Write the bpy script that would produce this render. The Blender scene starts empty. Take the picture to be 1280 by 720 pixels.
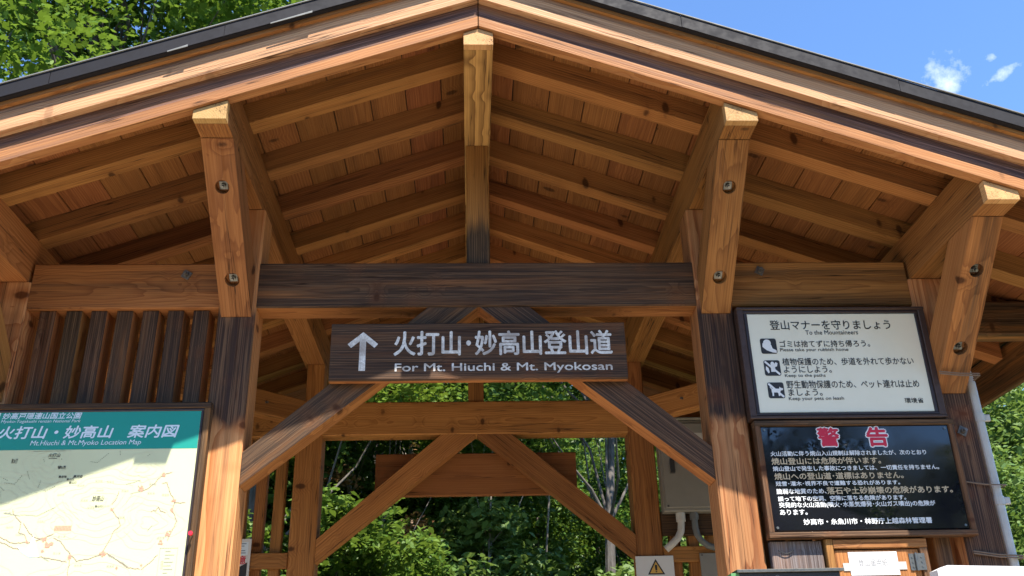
import bpy, math, random
import numpy as np
from mathutils import Vector, Matrix
from mathutils.geometry import tessellate_polygon
R = math.radians
rnd = random.Random(11)
S = bpy.context.scene
COL = S.collection
EYE = 1.55                      # metres from the ground to the camera; all heights below are measured from the eye

# ------------------------------------------------------------------ camera
cd = bpy.data.cameras.new("camera"); cam = bpy.data.objects.new("camera", cd); COL.objects.link(cam)
cd.sensor_width = 36; cd.lens = 1184.45 / 1280 * 36; cd.clip_start = .05; cd.clip_end = 2000
pt, yw, rl = R(24.8375), R(2.8626), R(1.4306)
F = Vector((math.sin(yw)*math.cos(pt), math.cos(yw)*math.cos(pt), math.sin(pt)))
Rt = Vector((math.cos(yw), -math.sin(yw), 0)); U = Rt.cross(F)
cr = Rt*math.cos(rl) - U*math.sin(rl); cu = Rt*math.sin(rl) + U*math.cos(rl)
m = Matrix((cr, cu, -F)).transposed().to_4x4(); m.translation = Vector((-.0393, -3.5536, EYE))
cam.matrix_world = m
S.camera = cam

# ------------------------------------------------------------------ sky, sun, exposure
SUN_DIR = Vector((.192, -.479, .857)).normalized()
W = bpy.data.worlds.new("World"); S.world = W; W.use_nodes = True
wn = W.node_tree.nodes; wl = W.node_tree.links; wn.clear()
sky = wn.new("ShaderNodeTexSky"); sky.sky_type = 'NISHITA'; sky.sun_disc = False
sky.sun_elevation = math.asin(SUN_DIR.z); sky.sun_rotation = math.atan2(SUN_DIR.x, SUN_DIR.y)
sky.altitude = 500; sky.air_density = 1.15; sky.dust_density = .05; sky.ozone_density = 10
bg = wn.new("ShaderNodeBackground"); bg.inputs[1].default_value = .135
wo = wn.new("ShaderNodeOutputWorld")
tc = wn.new("ShaderNodeTexCoord")
# small wisps of cloud, far off in the sky
def wmath(op, a, b=None, c=None):
    n = wn.new("ShaderNodeMath"); n.operation = op
    for i, v in enumerate((a, b, c)):
        if v is None: continue
        if hasattr(v, 'links'): wl.new(v, n.inputs[i])
        else: n.inputs[i].default_value = v
    return n.outputs[0]
nz = wn.new("ShaderNodeTexNoise"); nz.inputs['Scale'].default_value = 34; nz.inputs['Detail'].default_value = 7; nz.inputs['Roughness'].default_value = .62
wl.new(tc.outputs['Generated'], nz.inputs['Vector'])
def wisp(d, rx, rz, tilt):
    d = Vector(d).normalized(); e1 = d.cross(Vector((0, 0, 1))).normalized(); e2 = e1.cross(d)
    a = e1*math.cos(tilt) + e2*math.sin(tilt); b = e2*math.cos(tilt) - e1*math.sin(tilt)
    outs = []
    for ax, r in ((a, rx), (b, rz)):
        n = wn.new("ShaderNodeVectorMath"); n.operation = 'DOT_PRODUCT'
        wl.new(tc.outputs['Generated'], n.inputs[0]); n.inputs[1].default_value = ax
        q = wmath('DIVIDE', n.outputs['Value'], r); outs.append(wmath('MULTIPLY', q, q))
    n = wn.new("ShaderNodeVectorMath"); n.operation = 'DOT_PRODUCT'
    wl.new(tc.outputs['Generated'], n.inputs[0]); n.inputs[1].default_value = d
    front = wmath('GREATER_THAN', n.outputs['Value'], 0)
    f = wmath('SUBTRACT', 1.0, wmath('ADD', outs[0], outs[1]))
    f = wmath('ADD', f, wmath('MULTIPLY', wmath('SUBTRACT', nz.outputs[0], .52), 6.5))
    f = wmath('MULTIPLY', wmath('MULTIPLY', f, front), 0.33)
    n = wn.new("ShaderNodeClamp"); wl.new(f, n.inputs[0]); return n.outputs[0]
def pixdir(u, v): return F + cr*((u-640)/1184.45) + cu*((360-v)/1184.45)
cl = None
for u, v, rx, rz, t in ((1184, 92, .024, .018, .9), (1252, 93, .022, .006, .15), (1233, 74, .010, .006, .3)):
    w_ = wisp(pixdir(u, v), rx, rz, t); cl = w_ if cl is None else wmath('MAXIMUM', cl, w_)
mx = wn.new("ShaderNodeMixRGB"); wl.new(wmath('MULTIPLY', cl, .75), mx.inputs[0])
wl.new(sky.outputs[0], mx.inputs[1]); mx.inputs[2].default_value = (6.5, 6.8, 7.2, 1)
wl.new(mx.outputs[0], bg.inputs[0]); wl.new(bg.outputs[0], wo.inputs[0])
ld = bpy.data.lights.new("sun", 'SUN'); ld.energy = 5.0; ld.angle = R(.5); ld.color = (1, .94, .84)
sun = bpy.data.objects.new("sun", ld); COL.objects.link(sun)
sun.rotation_euler = SUN_DIR.to_track_quat('Z', 'Y').to_euler(); sun.location = (8, -20, 40)
S.view_settings.view_transform = 'Standard'; S.view_settings.look = 'None'
S.view_settings.exposure = 1.3; S.view_settings.gamma = 1; S.view_settings.use_curve_mapping = False
S.render.engine = 'CYCLES'
S.cycles.use_denoising = True; S.cycles.max_bounces = 8; S.cycles.diffuse_bounces = 5; S.cycles.transparent_max_bounces = 8
S.cycles.sample_clamp_indirect = 8

# ------------------------------------------------------------------ materials
def newmat(name):
    m = bpy.data.materials.new(name); m.use_nodes = True; nt = m.node_tree
    b = nt.nodes["Principled BSDF"]; return m, nt, b
class NT:
    """tiny node-writing helper"""
    def __init__(s, nt): s.nt = nt
    def put(s, sock, v):
        if v is None: return
        if hasattr(v, 'links'): s.nt.links.new(v, sock)
        else: sock.default_value = v
    def math(s, op, a, b=None, c=None, clamp=False):
        n = s.nt.nodes.new("ShaderNodeMath"); n.operation = op; n.use_clamp = clamp
        for i, v in enumerate((a, b, c)): s.put(n.inputs[i], v)
        return n.outputs[0]
    def noise(s, vec, scale=1, detail=3, rough=.5):
        n = s.nt.nodes.new("ShaderNodeTexNoise"); s.put(n.inputs['Vector'], vec)
        n.inputs['Scale'].default_value = scale; n.inputs['Detail'].default_value = detail; n.inputs['Roughness'].default_value = rough
        return n
    def vmul(s, v, w):
        n = s.nt.nodes.new("ShaderNodeVectorMath"); n.operation = 'MULTIPLY'; s.put(n.inputs[0], v); s.put(n.inputs[1], w); return n.outputs[0]
    def vadd(s, v, w):
        n = s.nt.nodes.new("ShaderNodeVectorMath"); n.operation = 'ADD'; s.put(n.inputs[0], v); s.put(n.inputs[1], w); return n.outputs[0]
    def mix(s, f, a, b, mode='MIX'):
        n = s.nt.nodes.new("ShaderNodeMixRGB"); n.blend_type = mode; s.put(n.inputs[0], f); s.put(n.inputs[1], a); s.put(n.inputs[2], b); return n.outputs[0]
    def rng(s, v, a, b, c=0., d=1.):
        n = s.nt.nodes.new("ShaderNodeMapRange"); n.interpolation_type = 'SMOOTHSTEP'; s.put(n.inputs[0], v)
        for i, x in enumerate((a, b, c, d)): n.inputs[i+1].default_value = x
        return n.outputs[0]
    def attr(s, name):
        n = s.nt.nodes.new("ShaderNodeAttribute"); n.attribute_name = name; return n

def wood(name, early, late, wdark, wpale, knots=1.0, ring=.0065, ringmix=.75, bump=.35, tonerange=.45, cracks=.9):
    m, nt, b = newmat(name); h = NT(nt)
    wc = h.attr('wc').outputs['Vector']; wear = h.attr('wear').outputs['Fac']; tone = h.attr('tone').outputs['Fac']
    warp = h.noise(h.vmul(wc, (1.6, 7, 7)), 1, 3).outputs['Color']
    wv = h.vadd(wc, h.vmul(h.vadd(warp, (-.5, -.5, -.5)), (0, .05, .05)))
    # knots: sparse dark eyes; the rings bend round them
    vo = nt.nodes.new("ShaderNodeTexVoronoi"); vo.feature = 'F1'; h.put(vo.inputs['Vector'], h.vmul(wc, (1, .55, .55))); vo.inputs['Scale'].default_value = 8.0
    sx = nt.nodes.new('ShaderNodeSeparateColor'); h.put(sx.inputs[0], vo.outputs['Color'])
    keep = h.rng(sx.outputs[0], .22, .26)
    kd = h.math('ADD', h.math('ADD', vo.outputs['Distance'], h.math('MULTIPLY', sx.outputs[1], .05)), h.math('MULTIPLY', h.math('SUBTRACT', h.noise(wc, 60, 2).outputs['Fac'], .5), .06))
    kn = h.math('MULTIPLY', keep, h.rng(kd, .10, .175, 1, 0)); kring = h.math('MULTIPLY', keep, h.rng(kd, .13, .46, 1, 0))
    n = nt.nodes.new("ShaderNodeVectorMath"); n.operation = 'LENGTH'; h.put(n.inputs[0], h.vmul(wv, (0, 1, 1)))
    rad = h.math('ADD', n.outputs['Value'], h.math('MULTIPLY', kring, .012))
    ph = h.math('DIVIDE', rad, h.math('ADD', ring*.75, h.math('MULTIPLY', h.math('FRACT', h.math('MULTIPLY', tone, 3.7)), ring*1.1)))
    fr = h.math('FRACT', ph)
    lw = h.math('POWER', fr, 2.2)                                   # slow rise, sharp end: late wood
    lw = h.math('MULTIPLY', lw, h.rng(fr, .93, 1.0, 1, 0))
    streak = h.noise(h.vmul(wc, (1.8, 210, 210)), 1, 4, .68).outputs['Fac']
    broad = h.noise(h.vmul(wc, (1.1, 14, 14)), 1, 3, .55).outputs['Fac']
    base = h.mix(h.math('MULTIPLY', lw, ringmix), early + (1,), late + (1,))
    base = h.mix(h.rng(streak, .35, .7, 0, .45), base, late + (1,))
    base = h.mix(h.rng(broad, .4, .7, 0, .35), base, tuple(c*.62 for c in late) + (1,))
    crack = h.noise(h.vmul(wc, (1.0, 55, 55)), 1, 2, .5).outputs['Fac']
    ck = h.rng(h.math('ABSOLUTE', h.math('SUBTRACT', crack, .5)), .0, .022, 1, 0)
    ck = h.math('MULTIPLY', ck, h.rng(broad, .44, .60, 0, 1))
    # weathered skin, also laid on as painted shade, patchy, following the grain
    wx = h.mix(h.rng(streak, .42, .62), wdark + (1,), wpale + (1,))
    wx = h.mix(h.math('MULTIPLY', lw, .7), wx, wdark + (1,))
    pat = h.noise(h.vmul(wc, (.9, 19, 19)), 1, 4, .62).outputs['Fac']
    pat = h.math('ADD', h.math('MULTIPLY', pat, .75), h.math('MULTIPLY', streak, .25))
    wf = h.rng(h.math('ADD', h.math('MULTIPLY', wear, 1.0), h.math('SUBTRACT', pat, .5)), .28, .62)
    wf = h.math('MULTIPLY', wf, h.rng(wear, .0, .12))
    col = h.mix(wf, base, wx)
    dk = tuple(c*.13 for c in late) + (1,)
    col = h.mix(h.math('MULTIPLY', kn, .9*knots), col, dk)
    col = h.mix(h.math('MULTIPLY', kring, .22*knots), col, late + (1,))
    col = h.mix(h.math('MULTIPLY', ck, cracks), col, dk)
    n = nt.nodes.new("ShaderNodeHueSaturation"); h.put(n.inputs['Color'], col)
    h.put(n.inputs['Value'], h.math('ADD', 1.0-tonerange*.55, h.math('MULTIPLY', tone, tonerange)))
    h.put(n.inputs['Hue'], h.math('ADD', .493, h.math('MULTIPLY', h.math('FRACT', h.math('MULTIPLY', tone, 7.3)), .014)))
    col = n.outputs[0]
    h.put(b.inputs['Base Color'], col); h.put(b.inputs['Roughness'], h.rng(streak, .3, .7, .55, .85))
    b.inputs['Specular IOR Level'].default_value = .25
    bv = nt.nodes.new("ShaderNodeBevel"); bv.samples = 4; bv.inputs['Radius'].default_value = .004
    bp = nt.nodes.new("ShaderNodeBump"); bp.inputs['Strength'].default_value = bump; bp.inputs['Distance'].default_value = .003
    h.put(bp.inputs['Height'], h.math('SUBTRACT', h.math('ADD', h.math('MULTIPLY', lw, .35), streak), h.math('MULTIPLY', ck, 1.2)))
    h.put(bp.inputs['Normal'], bv.outputs[0]); h.put(b.inputs['Normal'], bp.outputs[0])
    return m
M_TIM = wood("cedar timber", (.46, .20, .060), (.20, .068, .018), (.037, .0195, .0095), (.155, .087, .045))
M_BRD = wood("cedar boards", (.30, .118, .037), (.155, .052, .015), (.03, .02, .015), (.12, .09, .07), knots=.9, tonerange=.22, cracks=.25)
M_BAR = wood("bargeboard cedar", (.62, .36, .19), (.42, .17, .075), (.095, .050, .032), (.33, .195, .125), knots=.35)
M_POST = wood("reddish post cedar", (.62, .29, .12), (.30, .078, .020), (.030, .0135, .008), (.150, .078, .043), ring=.012, ringmix=.9)
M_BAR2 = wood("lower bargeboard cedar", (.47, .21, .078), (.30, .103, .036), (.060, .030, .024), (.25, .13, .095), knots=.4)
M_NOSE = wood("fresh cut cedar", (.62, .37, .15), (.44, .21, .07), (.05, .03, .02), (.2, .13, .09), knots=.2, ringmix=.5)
M_FLAME = wood("flame-grained cedar", (.52, .28, .095), (.11, .045, .014), (.034, .02, .013), (.15, .09, .06), knots=.3, ring=.015, ringmix=.95)
M_GREY = wood("weathered board", (.30, .20, .14), (.19, .11, .075), (.06, .045, .04), (.26, .22, .20), knots=.6)

def plain(name, col, rough=.6, metal=0., var=.12, scale=40., spec=.4, dirt=None):
    m, nt, b = newmat(name); h = NT(nt)
    g = nt.nodes.new("ShaderNodeNewGeometry").outputs['Position']
    n1 = h.noise(g, scale, 4, .6).outputs['Fac']; n2 = h.noise(g, scale*.12, 3, .55).outputs['Fac']
    d = dirt or tuple(c*.6 for c in col)
    c = h.mix(h.rng(n1, .3, .75, 0, var), col + (1,), d + (1,))
    c = h.mix(h.rng(n2, .4, .75, 0, var*1.2), c, d + (1,))
    h.put(b.inputs['Base Color'], c); h.put(b.inputs['Roughness'], h.rng(n1, .3, .7, max(0, rough-.06), min(1, rough+.08)))
    b.inputs['Metallic'].default_value = metal; b.inputs['Specular IOR Level'].default_value = spec
    return m
M_STEEL = plain("zinc steel", (.20, .20, .185), .42, .85, .3, 90)
M_RUST = plain("dull bolt", (.20, .19, .175), .55, .7, .4, 120, dirt=(.10, .06, .035))
M_ROOF = plain("dark metal roof", (.014, .013, .016), .65, 0., .12, 30, spec=.2)
M_LIP = plain("pale roof lip", (.20, .20, .19), .6, 0, .5, 25)
M_WHITEPAINT = plain("white sign paint", (.78, .76, .71), .6, 0, .75, 130, dirt=(.34, .29, .25))
M_CREAM = plain("cream sign face", (.80, .76, .60), .38, 0, .10, 9)
M_MAPFACE = plain("cream map face", (.60, .61, .37), .4, 0, .08, 8)
M_BLACK = plain("black glossy panel", (.008, .008, .012), .045, 0, .1, 5, spec=.6)
M_FRAME = plain("dark sign frame", (.035, .024, .024), .45, 0, .3, 60)
M_FRAMEW = plain("brown stained frame", (.060, .033, .024), .5, 0, .4, 50)
M_TEAL = plain("teal map header", (.008, .26, .205), .42, 0, .08, 8)
M_INK = plain("black ink", (.03, .03, .032), .6, 0, .2, 50)
M_HEAD = plain("pale header lettering", (.66, .74, .80), .5, 0, .05, 30)
M_RED = plain("red lettering", (.55, .02, .05), .5, 0, .1, 40)
M_TAN = plain("tan lettering", (.55, .43, .27), .55, 0, .15, 60)
M_SIGNW = plain("white lettering", (.78, .78, .76), .55, 0, .12, 60)
M_ROAD = plain("map road ink", (.42, .30, .22), .6, 0, .2, 30)
M_PATCH = plain("map red print", (.66, .30, .20), .6, 0, .2, 200)
M_LAKE = plain("map lake print", (.50, .62, .80), .6, 0, .1, 30)
M_PALEINK = plain("faded map ink", (.33, .32, .28), .6, 0, .2, 30)
M_BOX = plain("grey enamel box", (.23, .215, .185), .45, 0, .15, 20)
M_PVC = plain("pale pvc pipe", (.50, .48, .44), .4, 0, .25, 25)
M_PVCD = plain("dark pvc pipe", (.13, .135, .13), .45, 0, .2, 25)
M_DARK = plain("dark plastic", (.03, .03, .03), .5, 0, .2, 40)
M_PAPER = plain("white paper", (.62, .61, .60), .8, 0, .05, 30)
M_PRINT = plain("grey print", (.20, .20, .20), .8, 0, .2, 60)
M_BLUEPRINT = plain("blue grey print", (.20, .25, .33), .7, 0, .2, 60)
M_YEL = plain("yellow print", (.62, .36, .08), .6, 0, .1, 40)
M_GREEN = plain("green label", (.10, .26, .10), .5, 0, .1, 40)
M_STRING = plain("brown string", (.20, .14, .10), .9, 0, .3, 200)
M_PIN = plain("red plastic", (.60, .02, .04), .3, 0, .05, 40)

def leafmat(name, a, b_, tr):
    m, nt, b = newmat(name); h = NT(nt)
    g = nt.nodes.new("ShaderNodeNewGeometry")
    oi = nt.nodes.new("ShaderNodeObjectInfo")
    n1 = h.noise(g.outputs['Position'], .9, 2).outputs['Fac']
    at = h.attr('lv').outputs['Fac']
    f = h.math('ADD', h.math('MULTIPLY', at, .65), h.math('MULTIPLY', n1, .5))
    c = h.mix(h.rng(f, .2, .95), a + (1,), b_ + (1,))
    hs = nt.nodes.new("ShaderNodeHueSaturation"); h.put(hs.inputs['Color'], c)
    h.put(hs.inputs['Hue'], h.math('ADD', .49, h.math('MULTIPLY', oi.outputs['Random'], .02)))
    c = hs.outputs[0]
    h.put(b.inputs['Base Color'], c); b.inputs['Roughness'].default_value = .42; b.inputs['Specular IOR Level'].default_value = .35
    t = nt.nodes.new("ShaderNodeBsdfTranslucent"); h.put(t.inputs[0], h.mix(.5, c, (.16, .22, .02, 1)))
    ms = nt.nodes.new("ShaderNodeMixShader"); ms.inputs[0].default_value = tr
    nt.links.new(b.outputs[0], ms.inputs[1]); nt.links.new(t.outputs[0], ms.inputs[2])
    nt.links.new(ms.outputs[0], nt.nodes["Material Output"].inputs[0]); return m
M_LEAF = leafmat("maple leaves", (.06, .13, .018), (.15, .25, .045), .45)
M_LEAFD = leafmat("dark leaves", (.048, .11, .022), (.125, .215, .05), .42)
M_LEAFP = leafmat("pale leaves", (.10, .18, .045), (.21, .30, .09), .45)
M_LEAFL = leafmat("yellow-green maple leaves", (.06, .13, .012), (.16, .26, .035), .45)  # slightly yellower than the other maple leaves
M_LEAFB = leafmat("dry leaves", (.20, .10, .04), (.34, .20, .09), .3)
def bark(name, a, b_):
    m, nt, b = newmat(name); h = NT(nt)
    g = nt.nodes.new("ShaderNodeNewGeometry").outputs['Position']
    n1 = h.noise(h.vmul(g, (30, 30, 6)), 1, 5, .65).outputs['Fac']; n2 = h.noise(g, 3.5, 3).outputs['Fac']
    c = h.mix(h.rng(n1, .3, .7), a + (1,), b_ + (1,)); c = h.mix(h.rng(n2, .45, .7, 0, .6), c, tuple(x*.55 for x in a) + (1,))
    h.put(b.inputs['Base Color'], c); b.inputs['Roughness'].default_value = .85
    bp = nt.nodes.new("ShaderNodeBump"); bp.inputs['Strength'].default_value = .5; bp.inputs['Distance'].default_value = .01
    h.put(bp.inputs['Height'], n1); h.put(b.inputs['Normal'], bp.outputs[0]); return m
M_BARK = bark("grey bark", (.065, .052, .042), (.15, .13, .11))
M_BARKP = bark("pale birch bark", (.15, .125, .095), (.33, .29, .24))
def ground_mat(name, cols, sc):
    m, nt, b = newmat(name); h = NT(nt)
    g = nt.nodes.new("ShaderNodeNewGeometry").outputs['Position']
    n1 = h.noise(g, sc, 6, .65).outputs['Fac']; n2 = h.noise(g, .35, 4).outputs['Fac']; n3 = h.noise(g, sc*7, 2).outputs['Fac']
    c = h.mix(h.rng(n1, .3, .7), cols[0] + (1,), cols[1] + (1,)); c = h.mix(h.rng(n2, .4, .65), c, cols[2] + (1,)); c = h.mix(h.rng(n3, .45, .6, 0, .35), c, cols[0] + (1,))
    h.put(b.inputs['Base Color'], c); b.inputs['Roughness'].default_value = .92
    bp = nt.nodes.new("ShaderNodeBump"); bp.inputs['Strength'].default_value = .6; bp.inputs['Distance'].default_value = .02
    h.put(bp.inputs['Height'], n1); h.put(b.inputs['Normal'], bp.outputs[0]); return m
M_FLOOR = ground_mat("forest floor", ((.07, .05, .03), (.05, .07, .02), (.03, .06, .015)), 9)
M_GRAVEL = ground_mat("pale gravel", ((.46, .38, .27), (.58, .48, .35), (.52, .42, .30)), 45)
M_DARKG = ground_mat("added dark ground", ((.055, .055, .055), (.075, .073, .07), (.065, .063, .06)), 60)
M_HILL = ground_mat("wooded hill ground", ((.015, .035, .010), (.03, .06, .015), (.02, .045, .012)), 2)

# ------------------------------------------------------------------ object helpers
def props(o, label=None, cat=None, group=None, kind=None):
    if label: o['label'] = label
    if cat: o['category'] = cat
    if group: o['group'] = group
    if kind: o['kind'] = kind
    return o
def thing(name, loc, label, cat, group=None):
    o = bpy.data.objects.new(name, None); COL.objects.link(o); o.empty_display_size = .1
    o.location = (loc[0], loc[1], loc[2] + EYE); return props(o, label, cat, group)
def wloc(o):
    v = Vector((0, 0, 0))
    while o: v += o.location; o = o.parent
    return v
V = lambda *a: Vector(a)
class MB:
    """collects flat faces in eye-height coordinates with wood-grain coordinates and wear, then links ONE object"""
    def __init__(s): s.v = []; s.f = []; s.wc = []; s.wear = []; s.tone = []; s.cur = .5; s.smooth = []
    def face(s, pts, wcs=None, wear=None, smooth=False):
        i = len(s.v); s.v += [tuple(p) for p in pts]; s.f.append(tuple(range(i, i+len(pts))))
        s.wc += [tuple(p) for p in (wcs or pts)]; s.wear += list(wear) if wear else [0]*len(pts); s.tone += [s.cur]*len(pts); s.smooth.append(smooth)
    def prism(s, poly, O, Ux, Vx, t0, t1, wear=None, cuts=(), grain='W', holes=None, off=None):
        """poly (u,v) swept from t0 to t1 along U x V. holes: {edge: [(t, frac, radius, depth)]}"""
        O, Ux, Vx = Vector(O), Vector(Ux).normalized(), Vector(Vx).normalized(); Wx = Ux.cross(Vx)
        if off is None:
            a = rnd.uniform(0, 6.28); rr = rnd.choice((.02, .05, .07, .10, .14))
            off = Vector((rnd.uniform(0, 60), rr*math.cos(a), rr*math.sin(a)))
        s.cur = rnd.random()
        ar = sum(poly[i][0]*poly[(i+1) % len(poly)][1] - poly[(i+1) % len(poly)][0]*poly[i][1] for i in range(len(poly)))
        P = list(poly) if ar > 0 else list(poly)[::-1]
        cu_ = sum(p[0] for p in P)/len(P); cv_ = sum(p[1] for p in P)/len(P)
        pos = lambda u, v, t: O + Ux*u + Vx*v + Wx*t
        if grain == 'W': g = lambda u, v, t: Vector((t, u-cu_, v-cv_)) + off
        else: g = lambda u, v, t: Vector((u, v-cv_, t-(t0+t1)/2)) + off
        def add(c, n):
            ps = [pos(*q) for q in c]
            s.face(ps, [g(*q) for q in c], [wear(n, p) for p in ps] if wear else None)
        add([(u, v, t1) for u, v in P], Wx); add([(u, v, t0) for u, v in P[::-1]], -Wx)
        ts = [t0] + sorted(c for c in cuts if t0 < c < t1) + [t1]
        for i in range(len(P)):
            j = (i+1) % len(P); e = Vector((P[j][0]-P[i][0], P[j][1]-P[i][1])); n = (Ux*e.y - Vx*e.x).normalized()
            hs = (holes or {}).get(i)
            if not hs:
                for k in range(len(ts)-1):
                    a, b = ts[k], ts[k+1]
                    add([(*P[i], a), (*P[j], a), (*P[j], b), (*P[i], b)], n)
            else:
                L = e.length; d = e/L
                loops = [[Vector((0, t0, 0)), Vector((L, t0, 0)), Vector((L, t1, 0)), Vector((0, t1, 0))]]
                for (t, fr, r, dep) in hs:
                    loops.append([Vector((fr*L + r*math.cos(-q*math.tau/18), t + r*math.sin(-q*math.tau/18), 0)) for q in range(18)])
                flat = [q for l in loops for q in l]
                U3 = lambda q, dn=0: (P[i][0]+d.x*q.x - e.y/L*dn, P[i][1]+d.y*q.x + e.x/L*dn, q.y)
                for tri in tessellate_polygon(loops):
                    c = [flat[k] for k in tri]
                    if (c[1]-c[0]).cross(c[2]-c[0]).z < 0: c = c[::-1]
                    add([U3(q) for q in c], n)
                for l, hh in zip(loops[1:], hs):
                    dep = hh[3]
                    for q in range(18):
                        a, b = l[q], l[(q+1) % 18]
                        add([U3(b), U3(a), U3(a, dep), U3(b, dep)][::-1], n)
                    add([U3(q, dep) for q in l][::-1], n)
    def bar(s, p0, p1, w, h, up=(0, 0, 1), c=.005, wear=None, cuts=(), off=None):
        """squared timber from p0 to p1 (centre line) with slightly broken arrises"""
        p0, p1 = Vector(p0), Vector(p1); d = (p1-p0); L = d.length; d.normalize()
        x = d.cross(Vector(up)).normalized(); y = x.cross(d)
        # frame with U x V = d  ->  U = y x d... choose U=-x? keep right handed
        Ux, Vx = y, x
        if Ux.cross(Vx).dot(d) < 0: Ux = -Ux
        a, b = h/2, w/2
        poly = [(-a+c, -b), (a-c, -b), (a, -b+c), (a, b-c), (a-c, b), (-a+c, b), (-a, b-c), (-a, -b+c)]
        s.prism(poly, p0, Ux, Vx, 0, L, wear, cuts, off=off)
    def box(s, x0, x1, y0, y1, z0, z1, grain='x', wear=None, c=.003, off=None, cuts=()):
        if grain == 'x': s.bar((x0, (y0+y1)/2, (z0+z1)/2), (x1, (y0+y1)/2, (z0+z1)/2), y1-y0, z1-z0, (0, 0, 1), c, wear, cuts, off)
        elif grain == 'z': s.bar(((x0+x1)/2, (y0+y1)/2, z0), ((x0+x1)/2, (y0+y1)/2, z1), x1-x0, y1-y0, (0, 1, 0), c, wear, cuts, off)
        else: s.bar(((x0+x1)/2, y0, (z0+z1)/2), ((x0+x1)/2, y1, (z0+z1)/2), x1-x0, z1-z0, (0, 0, 1), c, wear, cuts, off)
    def tube(s, pts, rad, n=10, caps=True):
        pts = [Vector(p) for p in pts]; rad = rad if hasattr(rad, '__len__') else [rad]*len(pts)
        rings = []; ref = None
        for i, p in enumerate(pts):
            d = (pts[min(i+1, len(pts)-1)] - pts[max(i-1, 0)]).normalized()
            if ref is None: ref = d.orthogonal().normalized()
            ref = (ref - d*ref.dot(d)).normalized(); q = d.cross(ref)
            rings.append([p + (ref*math.cos(k*math.tau/n) + q*math.sin(k*math.tau/n))*rad[i] for k in range(n)])
        for a, b in zip(rings, rings[1:]):
            for k in range(n): s.face([a[k], a[(k+1) % n], b[(k+1) % n], b[k]], smooth=True)
        if caps: s.face(rings[0][::-1]); s.face(rings[-1])
    def disc(s, c, nrm, r, t, n=6, rot=0):
        """n-sided plate of thickness t standing out along nrm"""
        c = Vector(c); nrm = Vector(nrm).normalized(); a = nrm.orthogonal().normalized()
        if abs(nrm.z) < .9: a = nrm.cross(Vector((0, 0, 1))).normalized()
        b = nrm.cross(a)
        lo = [c + (a*math.cos(rot+k*math.tau/n) + b*math.sin(rot+k*math.tau/n))*r for k in range(n)]
        hi = [p + nrm*t for p in lo]
        s.face(hi); s.face(lo[::-1])
        for k in range(n): s.face([lo[k], lo[(k+1) % n], hi[(k+1) % n], hi[k]])
    def flat(s, poly, y):
        """polygon (x,z) facing the camera side (-Y) at depth y"""
        ar = sum(poly[i][0]*poly[(i+1) % len(poly)][1] - poly[(i+1) % len(poly)][0]*poly[i][1] for i in range(len(poly)))
        if ar < 0: poly = poly[::-1]
        s.face([(x, y, z) for x, z in poly])
    def rect(s, x0, x1, z0, z1, y): s.flat([(x0, z0), (x1, z0), (x1, z1), (x0, z1)], y)
    def line(s, pts, w, y):
        for (a, b) in zip(pts, pts[1:]):
            a, b = Vector(a), Vector(b); d = (b-a)
            if d.length < 1e-6: continue
            n = Vector((-d.y, d.x)).normalized()*w/2; e = d.normalized()*w*.3
            s.flat([tuple(a-e-n), tuple(b+e-n), tuple(b+e+n), tuple(a-e+n)], y)
    def text(s, body, x0, x1, z0, z1, y, bold=0., shear=0., res=3):
        cv = bpy.data.curves.new('t', 'FONT'); cv.body = body; cv.size = 1; cv.shear = shear; cv.resolution_u = res
        o = bpy.data.objects.new('t', cv); COL.objects.link(o)
        dg = bpy.context.evaluated_depsgraph_get(); me = bpy.data.meshes.new_from_object(o.evaluated_get(dg))
        bpy.data.objects.remove(o); bpy.data.curves.remove(cv)
        if len(me.vertices):
            xs = [v.co.x for v in me.vertices]; ys = [v.co.y for v in me.vertices]
            a, b, c, d = min(xs), max(xs), min(ys), max(ys)
            em = (x1-x0)/(b-a); w = bold*em                         # stroke thickening as slightly shifted copies
            sh_ = [(0, 0)] if w == 0 else [(0, 0)]+[(w*math.cos(q), w*math.sin(q)) for q in np.arange(0, 6.2, math.pi/4 if bold > .03 else math.pi/2)]
            for k, (dx, dz) in enumerate(sh_):
                P = [(x0+(v.co.x-a)/(b-a)*(x1-x0)+dx, y+.00004*k, z0+(v.co.y-c)/(d-c)*(z1-z0)+dz) for v in me.vertices]
                i = len(s.v); s.v += P; s.wc += P; s.wear += [0]*len(P); s.tone += [.5]*len(P)
                for p in me.polygons: s.f.append(tuple(i+k2 for k2 in p.vertices)); s.smooth.append(False)
        bpy.data.meshes.remove(me)
    def build(s, name, mat, parent=None, label=None, origin=None):
        me = bpy.data.meshes.new(name); base = wloc(parent) if parent else Vector((0, 0, 0))
        if origin: base = Vector((origin[0], origin[1], origin[2]+EYE))
        me.from_pydata([(x-base.x, y-base.y, z+EYE-base.z) for x, y, z in s.v], [], s.f)
        a = me.attributes.new('wc', 'FLOAT_VECTOR', 'POINT'); a.data.foreach_set('vector', np.array(s.wc, dtype=np.float32).ravel())
        a = me.attributes.new('wear', 'FLOAT', 'POINT'); a.data.foreach_set('value', np.array(s.wear, dtype=np.float32))
        a = me.attributes.new('tone', 'FLOAT', 'POINT'); a.data.foreach_set('value', np.array(s.tone, dtype=np.float32))
        me.polygons.foreach_set('use_smooth', s.smooth)
        me.materials.append(mat); o = bpy.data.objects.new(name, me); COL.objects.link(o)
        if parent: o.parent = parent
        elif origin: o.location = base
        if label: o['label'] = label
        return o

# how far a face is weathered, painted shade included: faces turned to the open front weather most
def wr(front=.0, other=.0, side=None):
    def f(n, p): return front if n.y < -.6 else (side if side is not None and abs(n.x) > .6 else other)
    return f

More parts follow.
